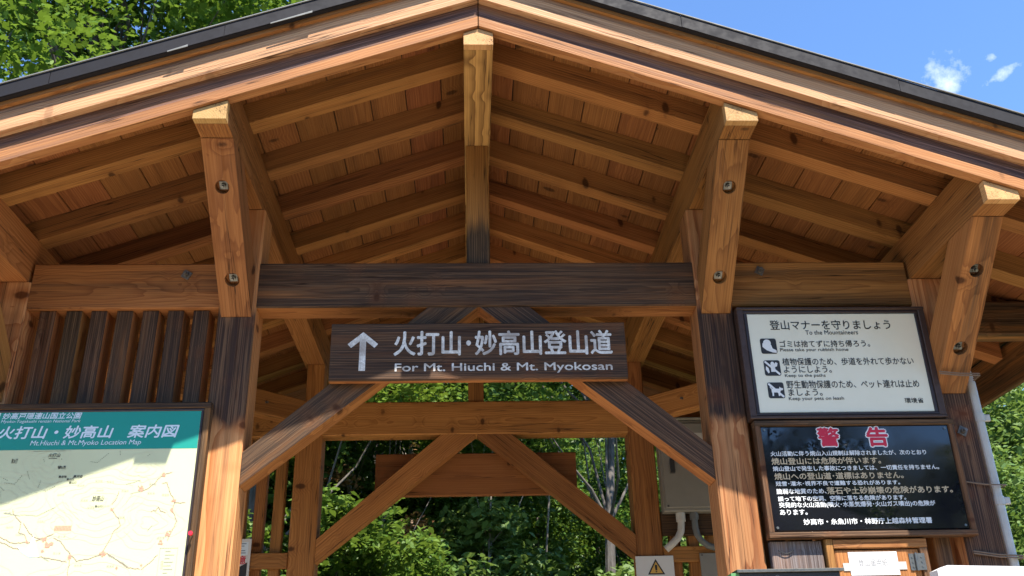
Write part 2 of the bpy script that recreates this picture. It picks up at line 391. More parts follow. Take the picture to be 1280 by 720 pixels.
# ------------------------------------------------------------------ the setting
def sheet(name, x0, x1, y0, y1, z, mat, n=1):
    mb = MB()
    for i in range(n):
        for j in range(n):
            xa, xb = x0+(x1-x0)*i/n, x0+(x1-x0)*(i+1)/n; ya, yb = y0+(y1-y0)*j/n, y0+(y1-y0)*(j+1)/n
            mb.face([(xa, ya, z), (xb, ya, z), (xb, yb, z), (xa, yb, z)])
    o = mb.build(name, mat); o['kind'] = 'structure'; return o
G = -EYE
sheet('ground', -600, 600, -600, 600, G, M_FLOOR)
sheet('gravel_forecourt', -4.5, 3.2, -3.6, 3.2, G+.004, M_GRAVEL)  # unseen; pale, warm and sized for the light it bounces up
sheet('added_dark_ground', -200, 200, -11, -3.6, G+.004, M_DARKG)  # unseen strip, added dark so less light bounces onto front faces
sheet('path', -.9, .9, 3.2, 26, G+.004, M_GRAVEL)
def hill(name, cx, cy, rx, ry, h):
    mb = MB(); n, k = 48, 14; rs = np.random.RandomState(abs(int(cx*3+cy*7))+5)
    ph = rs.rand(6)*6.28
    def pt(i, j):
        a = i*math.tau/n; q = j/k; r = q
        z = h*(1-q*q)**1.3*(1+.10*math.sin(5*a+ph[0])*q+.07*math.sin(9*a+ph[1])*q)
        return (cx+rx*r*math.cos(a), cy+ry*r*math.sin(a), G-.3+z)
    for i in range(n):
        for j in range(k):
            if j == 0: mb.face([pt(i, 0), pt(i, 1), pt(i+1, 1)], smooth=True)
            else: mb.face([pt(i, j), pt(i, j+1), pt(i+1, j+1), pt(i+1, j)], smooth=True)
    o = mb.build(name, M_HILL); o['kind'] = 'structure'
hill('hill', -5, 75, 90, 42, 17)
hill('hill', 40, -95, 110, 50, 27)

# ------------------------------------------------------------------ the shelter
a, b_, SL = .977, 1.89, .37
YR = 1.886                                       # front face of the rear posts
Z0 = 2.56                                        # underside of the rafters at the ridge
BT, BB = 1.767, 1.565                            # top and bottom of the tie beams
sh = thing('wooden_shelter', (0, 1.0, G), 'open timber gateway shelter with low gabled roof, dark metal edge and braced posts', 'shelter')
def part(name, fn, mat=M_TIM, label=None, parent=sh, recoord=None):
    mb = MB(); fn(mb)
    if recoord:                                  # grain runs down the slope of a strut
        o = Vector((rnd.uniform(0, 60), rnd.uniform(-.06, .06), rnd.uniform(.03, .1))); d = recoord.cross(Vector((1, 0, 0)))
        xm = sum(p[0] for p in mb.v)/len(mb.v)
        mb.wc = [(Vector(p).dot(d)+o.x, p[0]-xm+o.y, Vector(p).dot(recoord)+o.z) for p in mb.v]
    return mb.build(name, mat, parent, label)
def post_wear_shade(n, p):  # real weathering, plus the roof's cast shadow painted above a sunlit foot
    if n.y < -.6: return max(0, min(.78, (1.62-p.z)*6)) if p.z > 1.35 else (.78 if p.z > 1.08 else .34)
    return .12
for x, top in ((-b_, 1.682), (-a, 2.018), (a, 2.018), (b_, 1.682)):
    part('post', lambda mb: mb.box(x-.075, x+.075, .0, .15, G+.02, top, 'z', (lambda n, p, o=abs(x) > 1.5: (post_wear_shade(n, p) if not o else (.12 if n.y > -.6 else (.34 if x < 0 or p.z > 1.3 else .80)))), .007, cuts=(2.35, 2.58, 2.66, 2.7, 2.76, 2.88, 2.95, 3.05, 3.16, 3.2)), M_POST)
for x, top in ((-b_, 1.682), (-a, BB+.2), (a, BB+.2), (b_, 1.682)):
    part('post', lambda mb: mb.box(x-.075, x+.075, YR, YR+.15, G+.02, top, 'z', None, .006))
for x in (-a+.012, a-.012):                      # short posts carrying the purlins over the rear beam
    part('purlin_post', lambda mb: mb.box(x-.052, x+.052, YR+.01, YR+.13, BT+.001, 2.019, 'z', None, .004))
# tie beams: weathered in the middle bay, sheltered and browner in the side bays
part('tie_beam', lambda mb: mb.box(-a+.075, a-.075, .004, .124, BB, BT, 'x', wr(.57, .0), .006), label='dark weathered middle beam above the sign')
for s_ in (-1, 1):
    part('tie_beam', lambda mb: mb.box(min(s_*(a+.075), s_*(b_-.075)), max(s_*(a+.075), s_*(b_-.075)), .006, .126, BB, BT, 'x', wr(.36, .0), .006))
part('tie_beam', lambda mb: mb.box(-a+.075, a-.075, YR, YR+.12, BB+.008, BT+.008, 'x', None, .006))
for s_ in (-1, 1):
    part('tie_beam', lambda mb: mb.box(min(s_*(a+.075), s_*(b_-.075)), max(s_*(a+.075), s_*(b_-.075)), YR+.004, YR+.12, BB+.004, BT+.004, 'x', None, .006))
# ridge posts
part('ridge_post', lambda mb: mb.box(-.05, .05, .03, .13, BT+.001, 2.363, 'z', (lambda n, p: max(0, min(.75, (2.12-p.z)*3)) if n.y < -.6 else 0), .005, cuts=(.12, .25, .4)))
part('ridge_post', lambda mb: mb.box(-.047, .047, YR+.01, YR+.11, BT+.009, 2.363, 'z', None, .005))
# purlins: body under the rafters, nose cut lower so the bargeboard passes over it
YN, YB, YE = -.66, -.628, 2.70
def purlin(x, zb, w, name):
    def f(mb):
        o = Vector((rnd.uniform(0, 50), .06, .05))
        def sec(x0, x1, z0, dz): # section in XZ with the roof slope on top
            tops = lambda q: z0 - SL*abs(q) - dz
            if x0 < 0 < x1: return [(x0, zb), (x1, zb), (x1, tops(x1)), (0, tops(0)), (x0, tops(x0))]
            return [(x0, zb), (x1, zb), (x1, tops(x1)), (x0, tops(x0))]
        # U=X, V=Z  ->  U x V = -Y
        mb.prism(sec(x-w/2, x+w/2, Z0, .0), (0, 0, 0), (1, 0, 0), (0, 0, 1), -YE, -YB, wr(0, 0), off=o); c = mb.cur
        mb.tone = [c]*len(mb.tone)
    def g(mb):
        o = Vector((rnd.uniform(0, 50), .03, .03)); q = lambda z: 2.442 - SL*abs(z)
        se = [(x-w/2, zb+.0005), (x+w/2, zb+.0005), (x+w/2, q(x+w/2))] + ([(0, q(0))] if abs(x) < .1 else []) + [(x-w/2, q(x-w/2))]
        mb.prism(se, (0, 0, 0), (1, 0, 0), (0, 0, 1), -YB+.0005, -YN, None, off=o)
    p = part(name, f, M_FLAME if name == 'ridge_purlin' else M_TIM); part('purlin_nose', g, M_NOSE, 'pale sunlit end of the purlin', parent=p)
    return p
purlin(0, 2.365, .113, 'ridge_purlin')
for x, z in ((-a, 2.021), (a, 2.021), (-b_, 1.685), (b_, 1.685)): purlin(x, z, .12, 'purlin')
# struts from the post faces up to the purlin noses, bolted through
def bolt_on(mb, c, n, r=.021, rot=0):
    c, n = Vector(c), Vector(n).normalized()
    mb.disc(c, n, r*1.35, .004, 4, rot); mb.disc(c+n*.004, n, r*.62, .013, 6, rot+.3); mb.disc(c+n*.017, n, r*.36, .012, 10)
for x, zp, zb, wv in ((-a, 2.021, 1.522, .22), (a, 2.021, 1.527, .20), (b_, 1.685, 1.172, .40), (-b_, 1.685, 1.172, .40)):
    zs = zp-.002
    A = (-.54, zs); B = (-.002, zb); prof = [A, B, (-.002, zb+.19), (-.35, zs)]
    fr = (.26, .78) if abs(x) < 1.5 else (.29, .73)
    # U=Y, V=Z -> W=X
    n = Vector((0, -(zs-zb), -.538)).normalized()
    ar = sum(prof[i][0]*prof[(i+1) % 4][1]-prof[(i+1) % 4][0]*prof[i][1] for i in range(4)); assert ar > 0
    st = part('strut', lambda mb: mb.prism(prof, (0, 0, 0), (0, 1, 0), (0, 0, 1), x-.06, x+.06, (lambda nn, p: wv if nn.y < -.3 else .05), holes={0: [(x, fr[0], .027, .028), (x, fr[1], .029, .028)]}), recoord=n)
    for q in fr:
        c = Vector((x, A[0]+(B[0]-A[0])*q, A[1]+(B[1]-A[1])*q)) - n*.0275
        part('bolt', lambda mb: bolt_on(mb, c, n, .0165, .8), M_STEEL, parent=st)
# knee braces under the middle beams
def knee(y0, y1, dz, wv, s_):
    def f(mb):
        prof = [(s_*.901, .838+dz), (s_*.901, .968+dz), (s_*.208, BB+dz-.001), (s_*.005, BB+dz-.001)]
        mb.prism(prof, (0, 0, 0), (1, 0, 0), (0, 0, 1), -y1, -y0, wr(wv, .02), off=Vector((rnd.uniform(0, 50), .05, .06)))
        d = Vector((-s_*.80, 0, .66)).normalized()
        mb.wc = [(Vector(p).dot(d)+3*s_, p[1]+.05, Vector(p).dot(Vector((d.z, 0, -d.x)))) for p in mb.v]
    return f
for s_ in (-1, 1):
    part('knee_brace', knee(.008, .113, 0, .60 if s_ < 0 else .68, s_)); part('knee_brace', knee(YR+.006, YR+.10, .008, 0, s_))
# rafters
for k in range(9):
    y0 = -.345 + .365*k
    if y0 > 2.66: continue
    for s_ in (-1, 1):
        def f(mb):
            prof = [(s_*.002, Z0), (s_*2.60, Z0-SL*2.60), (s_*2.60, Z0-SL*2.60+.10), (s_*.002, Z0+.10)]
            mb.prism(prof, (0, 0, 0), (1, 0, 0), (0, 0, 1), -(y0+.082), -y0, wr(.30, 0))  # front faces toned darker than the undersides
            o = Vector((rnd.uniform(0, 60), rnd.uniform(-.1, .1), rnd.uniform(.02, .12)))
            mb.wc = [(p[0]*s_*1.066+o.x, p[1]-y0+o.y, p[2]-Z0+SL*abs(p[0])+o.z) for p in mb.v]
        part('rafter', f)
# boards over the rafters, laid front to back, butted with open joints
for s_ in (-1, 1):
    def f(mb):
        x = .003
        while x < 2.64:
            w = rnd.choice((.15, .155, .16)); x1 = min(x+w-.004, 2.66)
            dz = rnd.uniform(0, .0025)
            prof = [(s_*x, Z0+.10+dz-SL*x), (s_*x1, Z0+.10+dz-SL*x1), (s_*x1, Z0+.113-SL*x1), (s_*x, Z0+.113-SL*x)]
            mb.prism(prof, (0, 0, 0), (1, 0, 0), (0, 0, 1), -2.70, .625, None)
            x += w
    part('roof_boards', f, M_BRD)
    part('eave_fascia', lambda mb: mb.bar((s_*2.64, -.62, 1.567), (s_*2.64, 2.69, 1.567), .034, .212, wear=lambda n, p: .5))  # darkened all over: the eave's deep shade put into the colour
# bargeboards in two steps, front and rear
def barge(z0, z1, y0, y1, wv, s_):
    def f(mb):
        prof = [(s_*.0018, z0), (s_*2.66, z0-SL*2.66), (s_*2.66, z1-SL*2.66), (s_*.0018, z1)]
        mb.prism(prof, (0, 0, 0), (1, 0, 0), (0, 0, 1), -y1, -y0, wr(wv, .25), off=Vector((0, 0, 0)))
        o = Vector((rnd.uniform(0, 60), rnd.uniform(-.02, .02), rnd.uniform(.03, .2)))
        mb.wc = [(p[0]*s_*1.066+o.x, p[1]-y0+o.y, p[2]-z0+SL*abs(p[0])+o.z) for p in mb.v]
    return f
for s_ in (-1, 1):
    def two(z0, zm, z1, y0, y1, wa, wb):  # upper strip: weathering with the overhang's shade put into the colour
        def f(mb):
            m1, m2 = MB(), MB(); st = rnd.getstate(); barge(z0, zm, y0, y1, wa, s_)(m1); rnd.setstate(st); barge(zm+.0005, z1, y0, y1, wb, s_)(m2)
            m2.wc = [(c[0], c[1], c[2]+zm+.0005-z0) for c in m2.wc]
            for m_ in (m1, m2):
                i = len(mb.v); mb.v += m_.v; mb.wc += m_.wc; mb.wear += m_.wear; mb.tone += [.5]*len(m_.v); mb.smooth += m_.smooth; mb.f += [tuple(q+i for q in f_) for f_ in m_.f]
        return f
    part('barge_board', two(2.447, 2.492, 2.5545, -.672, -.6285, .33, .55), M_BAR2, 'lower reddish bargeboard with weathering and painted shade on its upper half')
    part('roof_batten', barge(2.652, 2.6705, -.722, -.7045, .1, s_), M_TIM)
    part('barge_board', two(2.555, 2.632, 2.6705, -.704, -.645, .24, .48), M_BAR, 'upper pale sun-bleached bargeboard with weathering and painted shade along its top')
    part('barge_board', barge(2.447, 2.672, 2.702, 2.74, .2, s_), M_BAR)
# metal roof sheet with a turned-down edge, standing seams and a thin lip
def roof(mb):
    for s_ in (-1, 1):
        zt = lambda x, d: 2.671+d-SL*x
        mb.prism([(s_*.0005, zt(0, 0)), (s_*2.72, zt(2.72, 0)), (s_*2.72, zt(2.72, .058)), (s_*.0005, zt(0, .058))], (0, 0, 0), (1, 0, 0), (0, 0, 1), -2.78, .742)
part('metal_roof', roof, M_ROOF)
def flashing(mb):
    for s_ in (-1, 1):
        x = 0.02
        while x < 2.68:
            L = min(rnd.uniform(.55, .95), 2.70-x); d0, d1 = rnd.uniform(-.001, .0015), rnd.uniform(-.001, .0015); n = 6
            P = [(x+L*i/n, d0+(d1-d0)*i/n+rnd.uniform(-.0007, .0007)) for i in range(n+1)]
            lo = [(s_*q, 2.672+d-SL*q) for q, d in P]; hi = [(s_*q, 2.728+d-SL*q) for q, d in P][::-1]
            mb.prism(lo+hi, (0, 0, 0), (1, 0, 0), (0, 0, 1), .7424, .7455+rnd.uniform(0, .0015)); x += L+.002
part('edge_flashing', flashing, M_ROOF)
def lips(mb):
    for s_ in (-1, 1):
        mb.prism([(s_*.0005, 2.7295), (s_*2.73, 2.7295-SL*2.73), (s_*2.73, 2.7335-SL*2.73), (s_*.0005, 2.7335)], (0, 0, 0), (1, 0, 0), (0, 0, 1), .744, .751)
        x = .18                               # short loose overlaps along the lower edge
        for x, L in ((.62, .15), (1.06, .07)):
            if s_ < 0: mb.prism([(s_*x, 2.6675-SL*x), (s_*(x+L), 2.6675-SL*(x+L)), (s_*(x+L), 2.672-SL*(x+L)), (s_*x, 2.676-SL*x)], (0, 0, 0), (1, 0, 0), (0, 0, 1), .7475, .750)
part('roof_edge_lip', lips, M_LIP)
# horizontal corner braces at the rear
for s_ in (-1, 1):
    cb = part('corner_brace', lambda mb: mb.bar((s_*1.02, YR-.02, 1.70), (s_*1.82, 1.10, 1.70), .09, .14, wear=None))
    part('bolt', lambda mb: bolt_on(mb, (s_*1.2, 1.655, 1.70), (-s_*.7, -.7, 0), .018), M_RUST, parent=cb)
# a beam that carries on past the outer posts
for s_ in (-1, 1):
    part('outrigger_beam', lambda mb: mb.bar((s_*1.96, .385, 1.645), (s_*2.62, .385, 1.645), .10, .165, wear=lambda n, p: .55))
# vertical slats closing the side bays
def slat_front(x, z0, wv): return lambda mb: mb.box(x, x+.064, .026, .126, z0, BB-.001, 'z', wr(wv, .0, .12), .004)
for k, x in enumerate((-1.769, -1.665, -1.566, -1.463, -1.36, -1.26, -1.158)): part('slat', slat_front(x, G+.1, .60+.08*rnd.random()))
for k in range(7): part('slat', slat_front(1.078+.105*k, G+.1, .55))
for s_ in (-1, 1):
    for k in range(7):
        x = s_*(1.13+.1055*k)
        part('slat', lambda mb: mb.box(x-.03, x+.03, YR+.03, YR+.09, G+.1, BB+.003, 'z', None, .003))
    part('rail', lambda mb: mb.box(min(s_*(a+.075), s_*(b_-.075)), max(s_*(a+.075), s_*(b_-.075)), YR-.006, YR+.028, .82, .905, 'x', None, .003))
part('mounting_board', lambda mb: mb.box(a+.077, b_-.077, YR-.01, YR+.026, .966, 1.10, 'x', lambda n, p: .75, .003))
# nuts and washers on the beams and posts
def beambolt(x, y, z): part('bolt', lambda mb: bolt_on(mb, (x, y, z), (0, -1, 0), .018, .3), M_RUST)
beambolt(-1.198, .006, 1.714); beambolt(1.188, .006, 1.724); beambolt(1.902, 0, 1.017)

# ------------------------------------------------------------------ signs
# wooden direction sign over the passage
ds = thing('direction_sign', (0, -.02, 1.23), 'dark weathered plank with white arrow and carved white trail lettering under the middle beam', 'sign')
part('board', lambda mb: mb.box(-.587, .587, -.034, .004, 1.235, 1.478, 'x', wr(.60, .1), .006, cuts=()), M_TIM, parent=ds)
def f(mb):
    y = -.0352; cx = -.460
    mb.rect(cx-.0125, cx+.0125, 1.276, 1.418, y)
    mb.flat([(cx, 1.4395), (cx-.060, 1.388), (cx-.046, 1.372), (cx, 1.411)], y-.0003); mb.flat([(cx, 1.411), (cx+.046, 1.372), (cx+.060, 1.388), (cx, 1.4395)], y-.0003)
part('arrow', f, M_WHITEPAINT, parent=ds)
part('lettering', lambda mb: mb.text('火打山･妙高山登山道', -.337, .531, 1.3394, 1.4411, -.0352, bold=.024, res=4), M_WHITEPAINT, parent=ds)
part('lettering', lambda mb: mb.text('For Mt. Hiuchi & Mt. Myokosan', -.331, .527, 1.2628, 1.3046, -.0352, bold=.012, res=4), M_WHITEPAINT, parent=ds)
# the twin sign on the far side, seen from behind
rs_ = thing('sign_back', (0, 2.08, 1.25), 'plain reddish back of a wooden sign across the rear frame', 'sign')
part('board', lambda mb: mb.box(-.60, .60, 2.045, 2.083, 1.245, 1.50, 'x', None, .005), M_TIM, parent=rs_)
for x in (-.33, .33): part('spacer_block', lambda mb: mb.box(x-.02, x+.02, 1.9875, 2.0445, 1.36, 1.40, 'x', None, .002), M_BRD, parent=rs_)

# white manners notice
ws = thing('notice_panel', (1.45, -.03, 1.09), 'white notice of walking manners with three black icons in a dark frame', 'sign')
def frame(mb, x0, x1, z0, z1, w, y0, y1, wear=None, t=None):
    t = t or w
    mb.box(x0, x1, y0, y1, z1-t, z1, 'x', wear, .003); mb.box(x0, x1, y0, y1, z0, z0+t, 'x', wear, .003)
    mb.box(x0, x0+w, y0+.001, y1-.001, z0+t, z1-t, 'z', wear, .003); mb.box(x1-w, x1, y0+.001, y1-.001, z0+t, z1-t, 'z', wear, .003)
part('frame', lambda mb: frame(mb, 1.052, 1.832, 1.062, 1.536, .026, -.045, .02, lambda n, p: .55, .013), M_FRAMEW, parent=ws)
part('border', lambda mb: frame(mb, 1.0785, 1.8055, 1.0755, 1.5225, .015, -.040, .0, None, .0125), M_FRAME, parent=ws)
part('panel', lambda mb: mb.box(1.0925, 1.7915, -.0345, -.01, 1.0885, 1.5095, 'x'), M_CREAM, parent=ws)
YW = -.0357
WH = [('登山マナーを守りましょう', 1.183, 1.682, 1.4384, 1.4798), ('To the Mountaineers', 1.325, 1.542, 1.4164, 1.4349),
    ('ゴミは捨てずに持ち帰ろう。', 1.212, 1.582, 1.3622, 1.3914), ('Please take your rubbish home', 1.210, 1.489, 1.3403, 1.3585),
    ('植物保護のため、歩道を外れて歩かない', 1.212, 1.747, 1.2845, 1.3158), ('ようにしよう。', 1.213, 1.406, 1.2528, 1.2812), ('Keep to the paths', 1.214, 1.378, 1.2319, 1.2483),
    ('野生動物保護のため、ペット連れは止め', 1.215, 1.750, 1.1877, 1.2204), ('ましょう。', 1.218, 1.353, 1.1572, 1.1856), ('Keep your pets on leash', 1.216, 1.436, 1.1355, 1.1529), ('環境省', 1.678, 1.754, 1.1234, 1.1446)]
for t, x0, x1, z0, z1 in WH:
    part('lettering', lambda mb: mb.text(t, x0, x1, z0, z1, YW, bold=.012 if ord(t[0]) > 999 else .008), M_INK, parent=ws)
ICON = [(1.133, 1.335), (1.135, 1.2415), (1.137, 1.148)]; IS = .0655
tiles = []
for x, z in ICON:
    r = .008; P = []
    for cx, cz, a0 in ((x+IS-r, z+r, -90), (x+IS-r, z+IS-r, 0), (x+r, z+IS-r, 90), (x+r, z+r, 180)):
        P += [(cx+r*math.cos(R(a0+q)), cz+r*math.sin(R(a0+q))) for q in (0, 30, 60, 90)]
    tiles.append(part('icon_tile', lambda mb: mb.flat(P, YW), M_INK, parent=ws))
if True:
    y = YW-.0006
    def ic(k, polys):
        x, z = ICON[k]
        part('icon', lambda mb: [mb.flat([(x+u*IS, z+v*IS) for u, v in p], y-.0001*i) for i, p in enumerate(polys)], M_SIGNW, parent=tiles[k])
    circ = lambda cx, cy, r, n=14: [(cx+r*math.cos(q*math.tau/n), cy+r*math.sin(q*math.tau/n)) for q in range(n)]
    ic(0, [circ(.42, .70, .24), [(.14, .62), (.10, .45), (.35, .22), (.70, .08), (.95, .05), (.95, .22), (.72, .34), (.66, .58)], [(.14, .70), (.10, .50), (.25, .40), (.25, .62)]])
    ic(1, [[(.40, .25), (.42, .80), (.48, .90), (.60, .90), (.66, .80), (.68, .25)], [(.66, .55), (.80, .60), (.86, .80), (.74, .88), (.66, .75)], [(.12, .62), (.08, .40), (.22, .15), (.30, .22), (.26, .50)], [(.03, .88), (.12, .97), (.97, .12), (.88, .03)]])
    ic(2, [[(.22, .36), (.22, .60), (.70, .60), (.74, .74), (.78, .66), (.94, .62), (.92, .52), (.78, .48), (.72, .36)], [(.24, .38), (.24, .14), (.33, .14), (.35, .38)], [(.60, .38), (.62, .14), (.71, .14), (.72, .38)], [(.22, .55), (.12, .72), (.16, .74), (.28, .58)], [(.03, .88), (.12, .97), (.97, .12), (.88, .03)]])

# black warning panel
bs = thing('warning_panel', (1.45, -.03, .60), 'glossy black warning panel with red heading and white Japanese lines in a wooden frame', 'sign')
part('frame', lambda mb: frame(mb, 1.063, 1.850, .607, 1.0555, .022, -.046, .0, lambda n, p: .62, .022), M_TIM, parent=bs)
part('panel', lambda mb: mb.box(1.086, 1.826, -.0345, -.01, .633, 1.033, 'x'), M_BLACK, parent=bs)
BK = [('火山活動に伴う焼山入山規制は解除されましたが、次のとおり', 1.112, 1.720, .9163, .9355, 'w'), ('焼山登山には危険が伴います。', 1.112, 1.536, .8834, .9092, 't'),
    ('焼山登山で発生した事故につきましては、一切責任を持ちません。', 1.113, 1.758, .8583, .8772, 'w'), ('焼山への登山道･道標はありません。', 1.115, 1.613, .8255, .8510, 't'),
    ('残雪･灌木･視界不良で遭難する恐れがあります。', 1.116, 1.594, .8016, .8189, 'w'), ('脆弱な地質のため、', 1.115, 1.305, .7711, .7909, 'w'), ('落石や土砂崩壊の危険があります。', 1.308, 1.792, .7684, .7949, 't'),
    ('誤って地下の空洞、空隙に落ちる危険があります。', 1.117, 1.606, .7439, .7623, 'w'), ('突発的な火山活動(噴火･水蒸気爆発･火山ガス噴出)の危険が', 1.118, 1.714, .7169, .7398, 'w'),
    ('あります。', 1.117, 1.220, .6932, .7126, 'w'), ('妙高市・糸魚川市・林野庁上越森林管理署', 1.201, 1.688, .6555, .6774, 'w')]
YK = -.0357
for t, x0, x1, z0, z1, c in BK:
    part('lettering', lambda mb: mb.text(t, x0, x1, z0, z1, YK, bold=.022), M_TAN if c == 't' else M_SIGNW, parent=bs, label='larger tan lettering' if c == 't' else None)
for t, x0, x1, z0, z1 in (('警', 1.307, 1.389, .954, 1.025), ('告', 1.500, 1.580, .952, 1.025)):
    part('heading_outline', lambda mb: mb.text(t, x0, x1, z0, z1, YK, bold=.075), M_SIGNW, parent=bs)
    part('heading', lambda mb: mb.text(t, x0, x1, z0, z1, YK-.0008, bold=.03), M_RED, parent=bs, label='large red heading')
for x, z in ((1.10, 1.02), (1.813, 1.02), (1.10, .646), (1.813, .646)):
    part('screw', lambda mb: mb.disc((x, -.0346, z), (0, -1, 0), .005, .003, 10), M_STEEL, parent=bs)

# big trail map
mp = thing('map_board', (-1.5, -.03, -.35), 'large cream trail map with teal header beside the left post', 'map board')
YM = -.0405
part('frame', lambda mb: frame(mb, -2.05, -1.024, -.35, 1.152, .024, -.046, -.006, lambda n, p: .58 if n.y < -.5 else .6), M_TIM, parent=mp)
part('border', lambda mb: frame(mb, -2.0255, -1.0485, -.325, 1.1275, .010, -.0435, -.012), M_FRAME, parent=mp)
part('panel', lambda mb: mb.box(-2.016, -1.058, -.0398, -.013, -.315, 1.118, 'x', None, .001), M_MAPFACE, parent=mp)
part('header', lambda mb: mb.rect(-2.0155, -1.0585, .9725, 1.1175, YM), M_TEAL, parent=mp)
y = YM-.0006
for t, x0, x1, z0, z1, bo in (('妙高戸隠連山国立公園', -1.796, -1.503, 1.0920, 1.1165, .016), ('Myoko-Togakushi renzan National Park', -1.797, -1.504, 1.0740, 1.0890, 0), ('火打山・妙高山', -1.800, -1.377, 1.0157, 1.0640, .02), ('案内図', -1.322, -1.134, 1.0157, 1.0650, .02), ('Mt.Hiuchi & Mt.Myoko Location Map', -1.674, -1.268, .9840, 1.0083, 0)):
    part('lettering', lambda mb: mb.text(t, x0, x1, z0, z1, y, bold=bo, shear=.2), M_HEAD, parent=mp)
part('park_mark', lambda mb: mb.flat([(-1.835, 1.092), (-1.806, 1.092), (-1.803, 1.117), (-1.832, 1.117)], y), M_HEAD, parent=mp)
roads = [[(-1.69, .754), (-1.684, .736), (-1.652, .707), (-1.652, .69), (-1.654, .672), (-1.632, .663), (-1.616, .637)], [(-1.643, .704), (-1.624, .678), (-1.603, .657), (-1.576, .648), (-1.559, .651), (-1.53, .665)], [(-1.528, .65), (-1.499, .636), (-1.481, .613), (-1.461, .595), (-1.458, .562), (-1.457, .523), (-1.47, .40), (-1.44, .2)], [(-1.461, .595), (-1.434, .567), (-1.385, .577), (-1.352, .588), (-1.33, .593), (-1.293, .57), (-1.255, .544), (-1.209, .536)], [(-1.353, .594), (-1.34, .616), (-1.325, .65), (-1.319, .67), (-1.299, .69), (-1.306, .713), (-1.329, .737), (-1.337, .749)], [(-1.256, .834), (-1.241, .813), (-1.214, .827), (-1.193, .848), (-1.173, .872), (-1.139, .883)], [(-1.169, .842), (-1.152, .844), (-1.139, .811), (-1.116, .775), (-1.121, .743), (-1.099, .704), (-1.112, .67), (-1.125, .635)], [(-1.116, .77), (-1.078, .77)], [(-1.203, .535), (-1.177, .557), (-1.153, .585)], [(-1.34, .766), (-1.326, .79), (-1.323, .814)], [(-1.9, .66), (-1.80, .67), (-1.716, .656), (-1.685, .641), (-1.661, .633), (-1.619, .638)], [(-1.85, .62), (-1.713, .639), (-1.695, .633), (-1.663, .616), (-1.622, .609)], [(-1.618, .632), (-1.599, .637), (-1.561, .648)], [(-1.573, .586), (-1.538, .58), (-1.508, .574), (-1.467, .565)], [(-1.196, .738), (-1.188, .744), (-1.179, .741), (-1.172, .755), (-1.162, .74), (-1.143, .734)]]
def wig(pts, amp):
    out = []
    for p, q in zip(pts, pts[1:]):
        n = max(1, int(math.dist(p, q)/.007))
        out += [(p[0]+(q[0]-p[0])*i/n+rnd.uniform(-amp, amp)*(i > 0), p[1]+(q[1]-p[1])*i/n+rnd.uniform(-amp, amp)*(i > 0)) for i in range(n)]
    return out+[pts[-1]]
def f(mb):
    for r in roads: mb.line(wig(r, .0018), .0024, YM-.0002)
part('map_roads', f, M_ROAD, parent=mp)
def f(mb):
    for x, z, r in [(-1.541, .631, .0144), (-1.558, .645, .009), (-1.462, .581, .009), (-1.347, .591, .0118), (-1.243, .822, .0118), (-1.17, .875, .009), (-1.12, .778, .009), (-1.124, .743, .008), (-1.126, .66, .0118), (-1.147, .629, .009), (-1.289, .542, .0066), (-1.205, .551, .005), (-1.337, .749, .006), (-1.619, .638, .006), (-1.557, .604, .0066)]:
        for q in range(9):
            w, hh = rnd.uniform(.2, .5)*r, rnd.uniform(.2, .5)*r; cx, cz = x+rnd.uniform(-.7, .7)*r, z+rnd.uniform(-.7, .7)*r
            mb.flat([(cx-w, cz-hh*.6), (cx+w*.7, cz-hh), (cx+w, cz+hh*.5), (cx-w*.4, cz+hh)], YM-.0004-.00003*q)
    for i in range(12):
        for j in range(4): mb.rect(-1.531+i*.0051, -1.5268+i*.0051, .675+j*.0046, .6788+j*.0046, YM-.0004)
    mb.text('凡例', -1.138, -1.129, .535, .565, YM-.0005)
part('map_red_print', f, M_PATCH, parent=mp)
M_CONT = plain("map contour print", (.66, .62, .42), .6, 0, .15, 30)
def f(mb):
    for cx, cz, n_, r0 in ((-1.39, .77, 7, .022), (-1.60, .93, 5, .02), (-1.72, .80, 5, .024), (-1.20, .70, 5, .022), (-1.25, .90, 4, .018), (-1.52, .70, 4, .02), (-1.40, .45, 6, .03), (-1.75, .45, 5, .03), (-1.2, .40, 5, .026)):
        ph = [rnd.uniform(0, 6.28) for _ in range(4)]
        for k in range(1, n_):
            P = []
            for q in range(41):
                t = q*math.tau/40; r = r0*k*(1+.16*math.sin(3*t+ph[0])+.10*math.sin(5*t+ph[1]+k*.3)+.05*math.sin(9*t+ph[2]))
                P.append((max(-2.01, min(-1.063, cx+r*1.25*math.cos(t))), max(-.3, min(.968, cz+r*math.sin(t)))))
            mb.line(P, .0011, YM-.0001)
part('map_contours', f, M_CONT, parent=mp)
part('map_lake', lambda mb: mb.flat([(-1.60, .658), (-1.59, .64), (-1.575, .60), (-1.568, .585), (-1.60, .583), (-1.63, .60), (-1.65, .622), (-1.615, .612), (-1.606, .63)], YM-.0003), M_LAKE, parent=mp)
